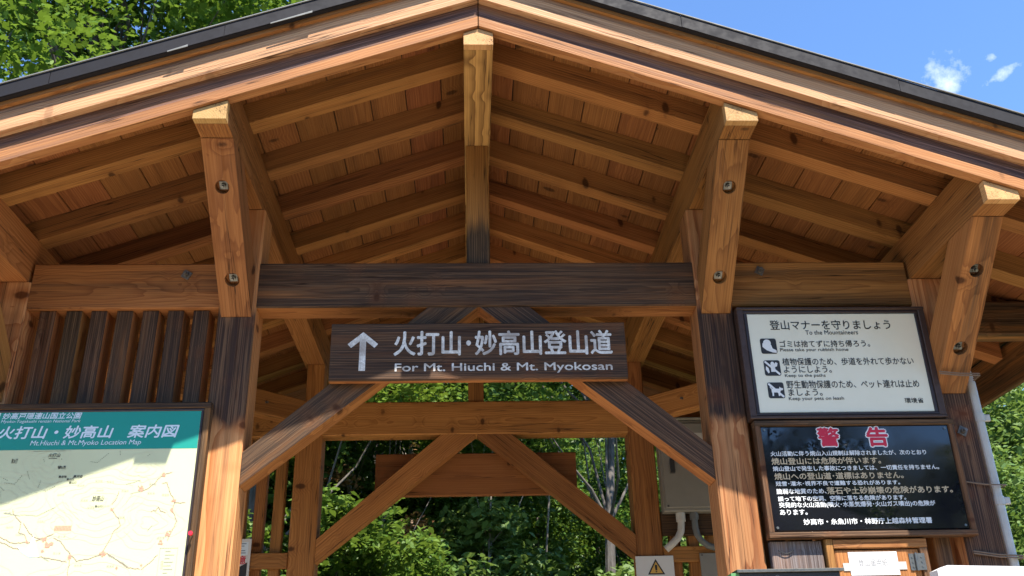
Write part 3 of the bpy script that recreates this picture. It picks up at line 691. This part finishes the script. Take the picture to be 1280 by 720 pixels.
def f(mb):      # dark hill names and dotted ridges at the top of the sheet
    y = YM-.0006
    mb.text('火打山', -1.600, -1.556, .9446, .9590, y, bold=.02, shear=.2); mb.rect(-1.596, -1.566, .9385, .9405, y); mb.text('影火打', -1.729, -1.707, .923, .9403, y, bold=.02)
    mb.text('天狗ノ庭', -1.558, -1.529, .9045, .9118, y, bold=.03); mb.text('高谷池', -1.548, -1.520, .8665, .8753, y, bold=.03); mb.text('黒沢岳', -1.496, -1.462, .8660, .8758, y, bold=.02, shear=.2)
    mb.text('妙高山', -1.414, -1.372, .7790, .7998, y, bold=.01, shear=.2)
    for x, z in ((-1.556, .8995), (-1.518, .857), (-1.507, .845), (-1.400, .757)): mb.text('登山口', x, x+.026, z, z+.008, y, bold=.02)
    for tr in [[(-1.738, .851), (-1.702, .845), (-1.679, .88)], [(-1.615, .831), (-1.609, .861)], [(-1.586, .819), (-1.552, .837)], [(-1.441, .926), (-1.417, .922), (-1.378, .959)], [(-1.34, .965), (-1.336, .946)], [(-1.236, .945), (-1.225, .954)], [(-1.752, .836), (-1.732, .821)], [(-1.614, .937), (-1.608, .925)], [(-1.549, .939), (-1.546, .928)], [(-1.665, .893), (-1.650, .860)], [(-1.73, .86), (-1.75, .87)]]:
        for p, q in zip(tr, tr[1:]):
            n = max(1, int(math.dist(p, q)/.006))
            for i in range(n): mb.line([(p[0]+(q[0]-p[0])*i/n, p[1]+(q[1]-p[1])*i/n), (p[0]+(q[0]-p[0])*(i+.35)/n, p[1]+(q[1]-p[1])*(i+.35)/n)], .0015, y)
part('map_lettering', f, M_INK, parent=mp)
def f(mb):
    y = YM-.0005
    for i, (x, z) in enumerate([(-1.689, .69), (-1.65, .664), (-1.581, .709), (-1.462, .838), (-1.4, .854), (-1.391, .819), (-1.441, .783), (-1.413, .756), (-1.362, .761), (-1.358, .85), (-1.204, .839), (-1.205, .806), (-1.152, .799), (-1.507, .596), (-1.426, .553), (-1.149, .644), (-1.529, .805), (-1.301, .719), (-1.3, .816), (-1.312, .548), (-1.705, .742), (-1.50, .655)]):
        mb.text(rnd.choice(('笹ヶ峰', '苗名滝', '赤倉', '池の平', '燕温泉', '関温泉', '野尻湖', '三田原山')), x-.013, x+.013, z-.004, z+.004, y)
    for tr in [[(-1.28, .805), (-1.235, .815)], [(-1.30, .840), (-1.25, .855)], [(-1.66, .735), (-1.60, .73), (-1.57, .745), (-1.54, .76)], [(-1.72, .742), (-1.66, .73)], [(-1.325, .585), (-1.27, .56), (-1.25, .545)], [(-1.55, .58), (-1.53, .57)], [(-1.20, .67), (-1.185, .69)]]: mb.line(wig(tr, .001), .0016, y)
    for x0, x1, z0, z1 in ((-1.147, -1.083, .6075, .609), (-1.147, -1.083, .40, .4015), (-1.147, -1.1455, .40, .609), (-1.0845, -1.083, .40, .609)): mb.rect(x0, x1, z0, z1, y)
    for k in range(14): mb.rect(-1.127, -1.127+rnd.uniform(.015, .034), .596-k*.0125, .598-k*.0125, y)
part('map_legend', f, M_PALEINK, parent=mp)
pn = thing('push_pin', (-1.0365, -.047, .655), 'red-headed push pin stuck in the map frame', 'push pin')
part('pin_head', lambda mb: (mb.disc((-1.0365, -.066, .652), (0, -1, .2), .008, .010, 12)), M_PIN, parent=pn)
part('pin_shaft', lambda mb: mb.tube([(-1.0365, -.046, .648), (-1.0365, -.066, .652)], .0025, 8), M_STEEL, parent=pn)

# ------------------------------------------------------------------ under the warning panel
pb = thing('grey_board', (1.17, 0, G), 'bare grey plank with a bent wire below the warning panel', 'board')
part('plank', lambda mb: mb.box(1.072, 1.265, -.012, .022, G+.02, .60, 'z', lambda n, p: .55, .003), M_GREY, parent=pb)
part('wire', lambda mb: mb.tube([(1.095+.058*q/8, -.020, .567-.012*math.sin(q*math.pi/8)) for q in range(9)], .0016, 6), M_DARK, parent=pb)
cb = thing('cabinet', (1.46, 0, G), 'small orange wooden cabinet with steel hinge below the warning panel', 'cabinet')
def f(mb):
    mb.box(1.272, 1.30, -.03, .02, G+.02, .6035, 'z', wr(.25, .1)); mb.box(1.30, 1.652, -.031, .018, .568, .602, 'x', wr(.15, .0)); mb.box(1.622, 1.652, -.03, .02, G+.02, .5675, 'z', wr(.55, .4))
part('frame', f, M_TIM, parent=cb)
dr = part('door', lambda mb: mb.box(1.303, 1.619, -.022, .012, G+.06, .563, 'z', wr(.16, .1)), M_TIM, parent=cb)
def f(mb):
    mb.box(1.578, 1.600, -.0265, -.0225, .487, .547, 'z', None, .001); mb.box(1.604, 1.634, -.0345, -.0305, .487, .547, 'z', None, .001); mb.tube([(1.602, -.031, .485), (1.602, -.031, .549)], .0045, 10)
    for z in (.50, .517, .534):
        mb.disc((1.589, -.0264, z), (0, -1, 0), .004, .002, 8); mb.disc((1.62, -.0344, z), (0, -1, 0), .004, .002, 8)
part('hinge', f, M_STEEL, parent=dr)
nt_ = thing('paper_note', (1.44, -.024, .47), 'white laminated paper note taped to the cabinet door', 'paper note')
part('paper', lambda mb: mb.flat([(1.362, .578-.045), (1.362, .475), (1.535, .470), (1.530, .553)][::1], -.0235), M_PAPER, parent=nt_) if False else part('paper', lambda mb: mb.box(1.352, 1.535, -.0245, -.0226, .472, .556, 'x', None, .0005), M_PAPER, parent=nt_)
part('lettering', lambda mb: mb.text('登山届用紙', 1.385, 1.495, .505, .530, -.0249, bold=.0), M_PRINT, parent=nt_)
for x, z in ((1.343, .503), (1.548, .505)): part('tape', lambda mb: mb.box(x-.016, x+.016, -.0251, -.0247, z-.014, z+.014, 'x', None, .0001), M_PVC, parent=nt_)
ic = thing('display_case', (1.1, -.1, G), 'dark display case with pale metal top and green label at the right post foot', 'display case')
part('case', lambda mb: mb.box(.915, 1.275, -.115, -.05, G+.02, .476, 'x', None, .002), M_DARK, parent=ic)
part('metal_top', lambda mb: mb.box(.905, 1.29, -.125, -.045, .4765, .487, 'x', None, .001), M_STEEL, parent=ic)
part('label', lambda mb: mb.box(.885, .9145, -.112, -.06, .40, .476, 'x', None, .001), M_GREEN, parent=ic)
def f(mb):
    for x, z, r in ((1.01, .452, .012), (1.05, .46, .008), (1.10, .455, .009)):
        P = [(x+r*math.cos(k), z+r*.8*math.sin(k)) for k in np.linspace(0, 6.28, 9)]; mb.line(P, .002, -.1155)
part('drawing', f, M_PRINT, parent=ic)
rl_ = thing('painted_rail', (1.9, -.3, G), 'cream rail with a slanted end at the foot of the right outer post', 'rail')
part('rail', lambda mb: mb.prism([(1.527, .425), (1.527, .445), (1.565, .460), (2.5, .43), (2.5, .39), (1.54, .42)], (0, 0, 0), (1, 0, 0), (0, 0, 1), .27, .33), M_PAPER, parent=rl_)
for x in (1.66, 2.4): part('rail_post', lambda mb: mb.box(x-.03, x+.03, -.32, -.28, G+.01, .42, 'z', lambda n, p: .3), M_BRD, parent=rl_)

# ------------------------------------------------------------------ services
pp = thing('conduit_pipe', (1.995, .02, G), 'pale plastic conduit pipe running up the right outer post', 'pipe')
part('pipe', lambda mb: mb.tube([(1.993, .02, G+.02), (1.993, .02, .3), (1.992, .02, 1.22), (1.99, .04, 1.32), (1.985, .10, 1.40)], .018, 14), M_PVC, parent=pp)
for z in (1.075, .745): part('clamp', lambda mb: (mb.tube([(1.993, .02, z-.016), (1.993, .02, z+.016)], .0215, 14), mb.box(1.990, 2.034, .012, .028, z-.014, z+.014, 'x')), M_PVC, parent=pp)
for lab, z0, z1, x0, x1, y in (('brown string tied round the foot of the right strut', 1.235, 1.225, 1.815, 1.975, -.088), ('brown string tied round the right post beside the warning panel', .815, .800, 1.86, 2.02, -.008), ('brown string tied low round the right post above the cream rail', .555, .535, 1.835, 2.02, -.008)):
    st = thing('string', (x1, y, z1), lab, 'string')
    part('loop', lambda mb: [mb.tube([(x0, y-.001-.0*q, z0-.008*q), ((x0+x1)/2, y-.004, (z0+z1)/2-.005-.008*q), (x1, y, z1-.008*q), (x1+.006, y+.06, z1-.008*q)], .003, 7) for q in range(2 if z0 > 1 or z0 < .6 else 1)], M_STRING, parent=st)
eb = thing('electric_box', (1.23, 1.85, 1.08), 'pale grey electric box on the right rear slats', 'electric box')
part('case', lambda mb: mb.box(1.06, 1.405, 1.81, YR-.002, 1.085, 1.62, 'x', None, .006), M_BOX, parent=eb)
part('lid', lambda mb: mb.box(1.075, 1.39, 1.80, 1.8095, 1.105, 1.60, 'x', None, .004), M_BOX, parent=eb)
part('lid_screw', lambda mb: [mb.disc((x, 1.7998, z), (0, -1, 0), .006, .003, 10) for x, z in ((1.085, 1.59), (1.38, 1.59), (1.085, 1.115), (1.38, 1.115))][0], M_DARK, parent=eb)
part('rating_label', lambda mb: mb.rect(1.27, 1.35, 1.50, 1.54, 1.7992), M_PVC, parent=eb)
part('latch', lambda mb: mb.box(1.115, 1.14, 1.786, 1.7995, 1.30, 1.385, 'x', None, .004), M_DARK, parent=eb)
part('drip_cap', lambda mb: mb.box(1.05, 1.415, 1.79, YR-.004, 1.6205, 1.634, 'x', None, .003), M_BOX, parent=eb)
c1 = thing('conduit_elbow', (1.145, 1.84, 1.08), 'pale curved conduit leaving the underside of the electric box', 'pipe')
part('pipe', lambda mb: mb.tube([(1.158, 1.842, 1.084), (1.158, 1.842, 1.02), (1.152, 1.842, .98), (1.132, 1.842, .945), (1.10, 1.845, .915), (1.062, 1.86, .885)], .020, 14), M_PVC, parent=c1)
part('collar', lambda mb: mb.tube([(1.158, 1.842, 1.083), (1.158, 1.842, 1.035)], .027, 14), M_PVC, parent=c1)
c2 = thing('conduit_elbow', (1.235, 1.84, 1.08), 'dark curved conduit leaving the underside of the electric box', 'pipe')
part('pipe', lambda mb: mb.tube([(1.236, 1.842, 1.084), (1.236, 1.842, 1.0), (1.243, 1.842, .96), (1.265, 1.842, .925), (1.30, 1.85, .90), (1.36, 1.86, .885)], .018, 14), M_PVCD, parent=c2)
part('collar', lambda mb: mb.tube([(1.236, 1.842, 1.083), (1.236, 1.842, 1.045)], .025, 14), M_PVCD, parent=c2)
cs = thing('caution_sign', (.995, 1.875, .62), 'white plate with a yellow warning triangle on the right rear post', 'sign')
part('plate', lambda mb: mb.box(.888, 1.101, 1.872, 1.884, .56, .853, 'x', None, .002), M_PAPER, parent=cs)
tri = lambda cx, cz, r: [(cx, cz+r), (cx-r*.92, cz-r*.6), (cx+r*.92, cz-r*.6)]
part('triangle', lambda mb: mb.flat(tri(.999, .783, .053), 1.8714), M_INK, parent=cs)
part('triangle_fill', lambda mb: mb.flat(tri(.999, .782, .039), 1.8708), M_YEL, parent=cs)
part('exclamation_mark', lambda mb: (mb.flat([(.994, .773), (1.004, .773), (1.006, .803), (.992, .803)], 1.8702), mb.rect(.9945, 1.0035, .763, .769, 1.8702)), M_INK, parent=cs)
pl = thing('blank_plate', (1.35, 1.87, .56), 'blank pale plate with a corner rivet on the right rear rail', 'plate')
part('plate', lambda mb: mb.box(1.252, 1.46, 1.868, 1.879, .55, .863, 'x', None, .002), M_BOX, parent=pl)
part('rivet', lambda mb: mb.disc((1.264, 1.8678, .852), (0, -1, 0), .004, .002, 8), M_DARK, parent=pl)
po = thing('poster', (-1.36, 1.87, .68), 'small white poster with red Japanese lettering on the left rear rail', 'poster')
part('sheet', lambda mb: mb.box(-1.465, -1.253, 1.872, 1.8785, .68, .982, 'x', None, .001), M_PAPER, parent=po)
part('blue_block', lambda mb: mb.rect(-1.452, -1.268, .895, .965, 1.8716), M_HEAD, parent=po)
part('small_print', lambda mb: [mb.rect(-1.448, -1.274-rnd.uniform(0, .03), .953-.0125*k, .958-.0125*k, 1.8711) for k in range(5)], M_BLUEPRINT, parent=po)
part('lettering', lambda mb: mb.text('開放注意', -1.452, -1.275, .845, .890, 1.8714, bold=.02), M_RED, parent=po)
part('dark_block', lambda mb: mb.flat([(-1.452, .70), (-1.266, .70), (-1.266, .855), (-1.30, .835), (-1.35, .815), (-1.40, .825), (-1.452, .80)], 1.8716), M_INK, parent=po)

# ------------------------------------------------------------------ trees
def leafmesh(name, cents, radii, n_per, size, seed, flat=.45, shape='kite', up=.65, out=False):
    rs = np.random.RandomState(seed); C = []
    for c, r in zip(cents, radii):
        n = max(8, int(n_per*(r/np.mean(radii))**2))
        d = rs.normal(size=(n, 3)); d /= np.linalg.norm(d, axis=1)[:, None]
        q = rs.rand(n)**.45; p = d*q[:, None]*np.array([r, r, r*flat])
        p += .18*r*np.sin(p[:, [1, 2, 0]]*(5/r)+rs.rand(3)*6)
        C.append(p+np.array(c))
    P = np.concatenate(C); N = len(P)
    nr = rs.normal(size=(N, 3)); nr[:, 2] = np.abs(nr[:, 2])*up*2+up; nr /= np.linalg.norm(nr, axis=1)[:, None]
    t = rs.normal(size=(N, 3)); t -= nr*(t*nr).sum(1)[:, None]; t /= np.linalg.norm(t, axis=1)[:, None]; bt = np.cross(nr, t)
    s = size*(.6+.8*rs.rand(N))
    if shape == 'maple': K = np.array([(-.5, 0), (-.35, -.28), (-.12, -.5), (.02, -.24), (.3, -.42), (.25, -.12), (.6, 0), (.25, .12), (.3, .42), (.02, .24), (-.12, .5), (-.35, .28)])
    else: K = np.array([(-.5, 0), (-.15, -.30), (.25, -.22), (.6, 0), (.25, .22), (-.15, .30)])
    k = len(K)
    vv = P[:, None, :] + (t[:, None, :]*K[None, :, 0:1] + bt[:, None, :]*K[None, :, 1:2])*s[:, None, None]
    vv += nr[:, None, :]*(-.25*np.abs(K[None, :, 0:1])**1.5)*s[:, None, None]
    me = bpy.data.meshes.new(name); me.vertices.add(N*k); me.vertices.foreach_set('co', vv.astype(np.float32).ravel())
    me.loops.add(N*k); me.loops.foreach_set('vertex_index', np.arange(N*k, dtype=np.int32))
    me.polygons.add(N); me.polygons.foreach_set('loop_start', np.arange(0, N*k, k, dtype=np.int32)); me.polygons.foreach_set('loop_total', np.full(N, k, dtype=np.int32))
    at = me.attributes.new('lv', 'FLOAT', 'POINT'); at.data.foreach_set('value', np.repeat(rs.rand(N), k).astype(np.float32))
    me.update(calc_edges=True); return me
def woodmesh(name, limbs, n=9):
    mb = MB()
    for pts, rad in limbs: mb.tube(pts, rad, n)
    me = bpy.data.meshes.new(name); me.from_pydata(mb.v, [], mb.f); me.polygons.foreach_set('use_smooth', [True]*len(mb.f)); return me
def bend(p, q, rs, k=5, amp=.06):
    p, q = np.array(p, float), np.array(q, float); L = np.linalg.norm(q-p); out = []
    off = rs.normal(size=3)*amp*L
    for i in range(k+1):
        f = i/k; out.append(tuple(p+(q-p)*f+off*math.sin(math.pi*f)+(rs.normal(size=3)*amp*.25*L if 0 < i < k else 0)))
    return out
def proto(kind, seed, H, r, trunk_r, crown0, ncl, n_per, size, leafm, barkm, clr, flat=.45, lean=(0, 0), shape='kite'):
    """returns (wood mesh, leaf mesh); base at the origin"""
    rs = np.random.RandomState(seed)
    top = (lean[0]*H, lean[1]*H, H*.93); tp = bend((0, 0, -.1), top, rs, 8, .025)
    limbs = [(tp, [trunk_r*(1-.85*i/8)*(1.25 if i == 0 else 1) for i in range(9)])]; cents = []; rad = []
    for i in range(ncl):
        f = crown0+(1-crown0)*((i+.5)/ncl)**.9; z = H*f
        spread = r*math.sin(math.pi*min(1, max(.12, (f-crown0)/(1-crown0)*.85+.22)))**.7
        an = i*2.4+rs.rand()*1.2; d = spread*(.35+.65*rs.rand())
        b0 = np.array(tp[min(7, max(1, int((f*.88)*8)))])
        c = np.array((lean[0]*z+d*math.cos(an), lean[1]*z+d*math.sin(an), z+rs.normal()*.04*H))
        cents.append(c); rad.append(clr*(.7+.6*rs.rand()))
        limbs.append((bend(b0, c, rs, 4, .08), [trunk_r*.22, trunk_r*.16, trunk_r*.11, trunk_r*.07, trunk_r*.03]))
    wm = woodmesh(kind+'_wood', limbs); wm.materials.append(barkm)
    lm = leafmesh(kind+'_leaves', cents, rad, n_per, size, seed+1, flat, shape); lm.materials.append(leafm)
    return wm, lm, H+1.6
def plant(name, pr, x, y, s, rz, label, cat='tree', group=None, zs=1., base=G):
    o = thing(name, (x, y, base), label, cat, group); o.rotation_euler = (0, 0, rz); o.scale = (s, s, s*zs)
    for nm, me in (('trunk' if cat == 'tree' else 'stem', pr[0]), ('crown' if cat == 'tree' else 'foliage', pr[1])):
        c = bpy.data.objects.new(nm, me); COL.objects.link(c); c.parent = o
    return o
P_BIG = proto('broad', 3, 11.5, 3.6, .13, .50, 56, 1250, .076, M_LEAFL, M_BARK, .95, .5, shape='maple')
P_T1 = proto('forest', 21, 10, 2.4, .12, .36, 28, 850, .095, M_LEAFD, M_BARK, .90, .45)
P_T2 = proto('forest', 34, 12, 2.2, .13, .56, 26, 850, .10, M_LEAFD, M_BARK, .90, .5, lean=(.04, .02))
P_T3 = proto('forest', 47, 7, 1.9, .07, .20, 24, 800, .085, M_LEAF, M_BARK, .70, .35)
P_SL = proto('slim', 55, 9, .9, .034, .74, 10, 420, .085, M_LEAF, M_BARKP, .60, .5, lean=(.03, .0))
P_U = proto('under', 61, 3.4, 1.45, .030, .30, 24, 620, .065, M_LEAF, M_BARK, .50, .24)
P_UP = proto('pale', 72, 3.2, 1.1, .03, .25, 20, 420, .075, M_LEAFP, M_BARK, .45, .35)
P_UD = proto('darkshrub', 83, 2.6, 1.2, .03, .15, 20, 520, .07, M_LEAFD, M_BARK, .50, .4)
P_UR = proto('near', 66, 3.4, 1.5, .030, .25, 26, 1100, .045, M_LEAFP, M_BARK, .52, .35)
P_DRY = proto('dry', 91, 5.6, .8, .04, .66, 6, 260, .06, M_LEAFB, M_BARK, .36, .5)
plant('maple_tree', P_BIG, -4.6, 5.4, 1.0, .4, 'tall leafy maple rising above the left slope of the roof')
plant('maple_tree', P_BIG, -1.9, 6.3, .78, 2.6, 'thick grey-barked maple behind the left rear post')
plant('forest_tree', P_T2, 1.35, 6.8, .70, 1.2, 'dark straight-trunked tree behind the right half of the passage')
plant('birch_tree', P_SL, .22, 7.5, .7, .5, 'thin pale birch trunk in the middle of the passage')
plant('birch_tree', P_SL, .62, 11.5, .9, 2.5, 'second pale birch trunk, farther off right of the middle')
for x, y, rz in ((-.9, 9.8, 1), (1.55, 9.2, 3), (.95, 8.4, 4.4), (-1.5, 8.3, 5.3)): plant('birch_tree', P_SL, x, y, .85, rz, 'slender pale upright trunk among the trees behind the passage', 'tree', 'slender trunks behind the passage')
plant('young_maple', P_U, -1.15, 4.9, 1.0, .3, 'bright layered young maple low in the left of the passage', 'shrub')
plant('young_maple', P_U, -.75, 6.1, .95, 2.2, 'young maple behind the bright one left of the passage', 'shrub')
plant('pale_shrub', P_UP, 1.25, 4.7, .85, 1.0, 'pale-leaved shrub beside the right rear post', 'shrub')
plant('pale_shrub', P_UP, 2.15, 5.2, .95, 2.0, 'pale shrub behind the right rear slats', 'shrub')
plant('leafy_shrub', P_U, -2.5, 4.6, 1.0, 4.0, 'leafy shrub behind the left rear slats', 'shrub')
plant('dry_tree', P_DRY, -.95, 7.2, .95, .2, 'slim tree with a tuft of dry brown leaves', 'tree')
plant('pale_shrub', P_UR, 3.45, 2.7, .9, .7, 'bright pale shrub beyond the conduit pipe', 'shrub')
plant('young_maple', P_UR, 4.3, 4.1, 1.2, 1.7, 'tall leafy shrub right of the shelter', 'shrub')
plant('forest_tree', P_T3, 5.2, 5.6, .72, 2.9, 'bushy green tree at the right edge behind the shelter')
for x, y, s_, rz in ((-2.6, 9.0, .75, 1.0), (-.2, 9.4, .70, 2.0), (1.9, 8.9, .62, 4.0), (3.4, 10.5, .75, 5.0), (-1.2, 11.6, .95, .6), (.9, 12.2, .95, 3.3), (-3.6, 12.5, 1.0, 2.9)):
    plant('forest_tree', P_T3, x, y, s_, rz, 'bushy light green tree filling the forest edge behind the passage', 'tree', 'bushy trees at the forest edge')
for x, y, s_, rz in ((-.35, 5.9, .75, 1.3), (.55, 6.0, .72, 3.6), (-1.6, 5.6, .9, 5.1)):
    plant('young_maple', P_U, x, y, s_, rz, 'small sunlit maple sapling in the middle of the passage view', 'shrub', 'maple saplings behind the passage')
rs = np.random.RandomState(5)
n = 0
for row, (y0, xs) in enumerate([(8.2, (-6.2, -3.6, 2.9, 5.0)), (10.8, (-7.2, -4.6, -1.4, 1.9, 4.2, 7.5)), (13.5, (-8, -5.5, -2.6, .5, 3.0, 5.6)), (17, (-8.5, -5.5, -2.8, -.3, 2.4, 5.0, 8.0, 11)), (21, (-9, -5.5, -2, 1.2, 4.5, 8, 12)), (26, (-9, -4.5, 0, 4.5, 9, 14))]):
    for x in xs:
        p = (P_T1, P_T2, P_T3, P_T1)[rs.randint(4)]
        lim = 1.0 if x < .5 else min(1.0, (y0+3.5)*.47/(p[2]))         # lower trees to the right, where the photo's roof meets open sky
        plant('forest_tree', p, x+rs.uniform(-.7, .7), y0+rs.uniform(-.9, .9), rs.uniform(.85, 1.1)*lim, rs.uniform(0, 6.28), 'green broadleaved tree standing in the forest behind the shelter', 'tree', 'forest trees behind the shelter')
for y0, xs in [(7.6, (-3.3, -1.6, .2, 1.0, 2.6)), (9.6, (-3.8, -2.2, -.9, .3, 1.7, 3.4, 5)), (12, (-4, -2, -.2, 1.2, 2.8, 4.8)), (15, (-4.5, -2.3, 0, 2, 4.2, 6.5)), (19, (-5, -2, .8, 3.5, 6.5))]:
    for x in xs:
        p = (P_UD, P_UD, P_U, P_UP)[rs.randint(4)]
        plant('understory_shrub', p, x+rs.uniform(-.4, .4), y0+rs.uniform(-.5, .5), rs.uniform(.9, 1.5), rs.uniform(0, 6.28), 'leafy shrub of the forest understory behind the shelter', 'shrub', 'understory shrubs in the forest')
# trees across the forecourt, behind the viewer (the black panel mirrors them)
for x, y, s in ((6.5, -17, 1.05), (9.5, -21, .75), (13, -22, .8), (3, -22, 1.0), (-4, -24, .9), (17, -24, .8), (-10, -22, 1.0)):
    plant('forest_tree', P_T1, x, y, s, x, 'broadleaved tree across the forecourt opposite the shelter', 'tree', 'trees across the forecourt')
# the far wood closing the view behind the trees
def farwood(name, label, y0, y1, x0, x1, z0, z1, n, seed):
    r_ = np.random.RandomState(seed)
    cents = [(r_.uniform(x0, x1), r_.uniform(y0, y1), r_.uniform(z0, z1)) for _ in range(n)]
    me = leafmesh(name, cents, [r_.uniform(1.2, 2.2) for _ in cents], 160, .34, seed, .7); me.materials.append(M_LEAFD)
    o = bpy.data.objects.new(name, me); COL.objects.link(o); props(o, label, 'forest', None, 'stuff')
farwood('far_forest', 'dense dark wood filling the view far behind the shelter', 30, 36, -16, 24, 0, 13, 420, 9)
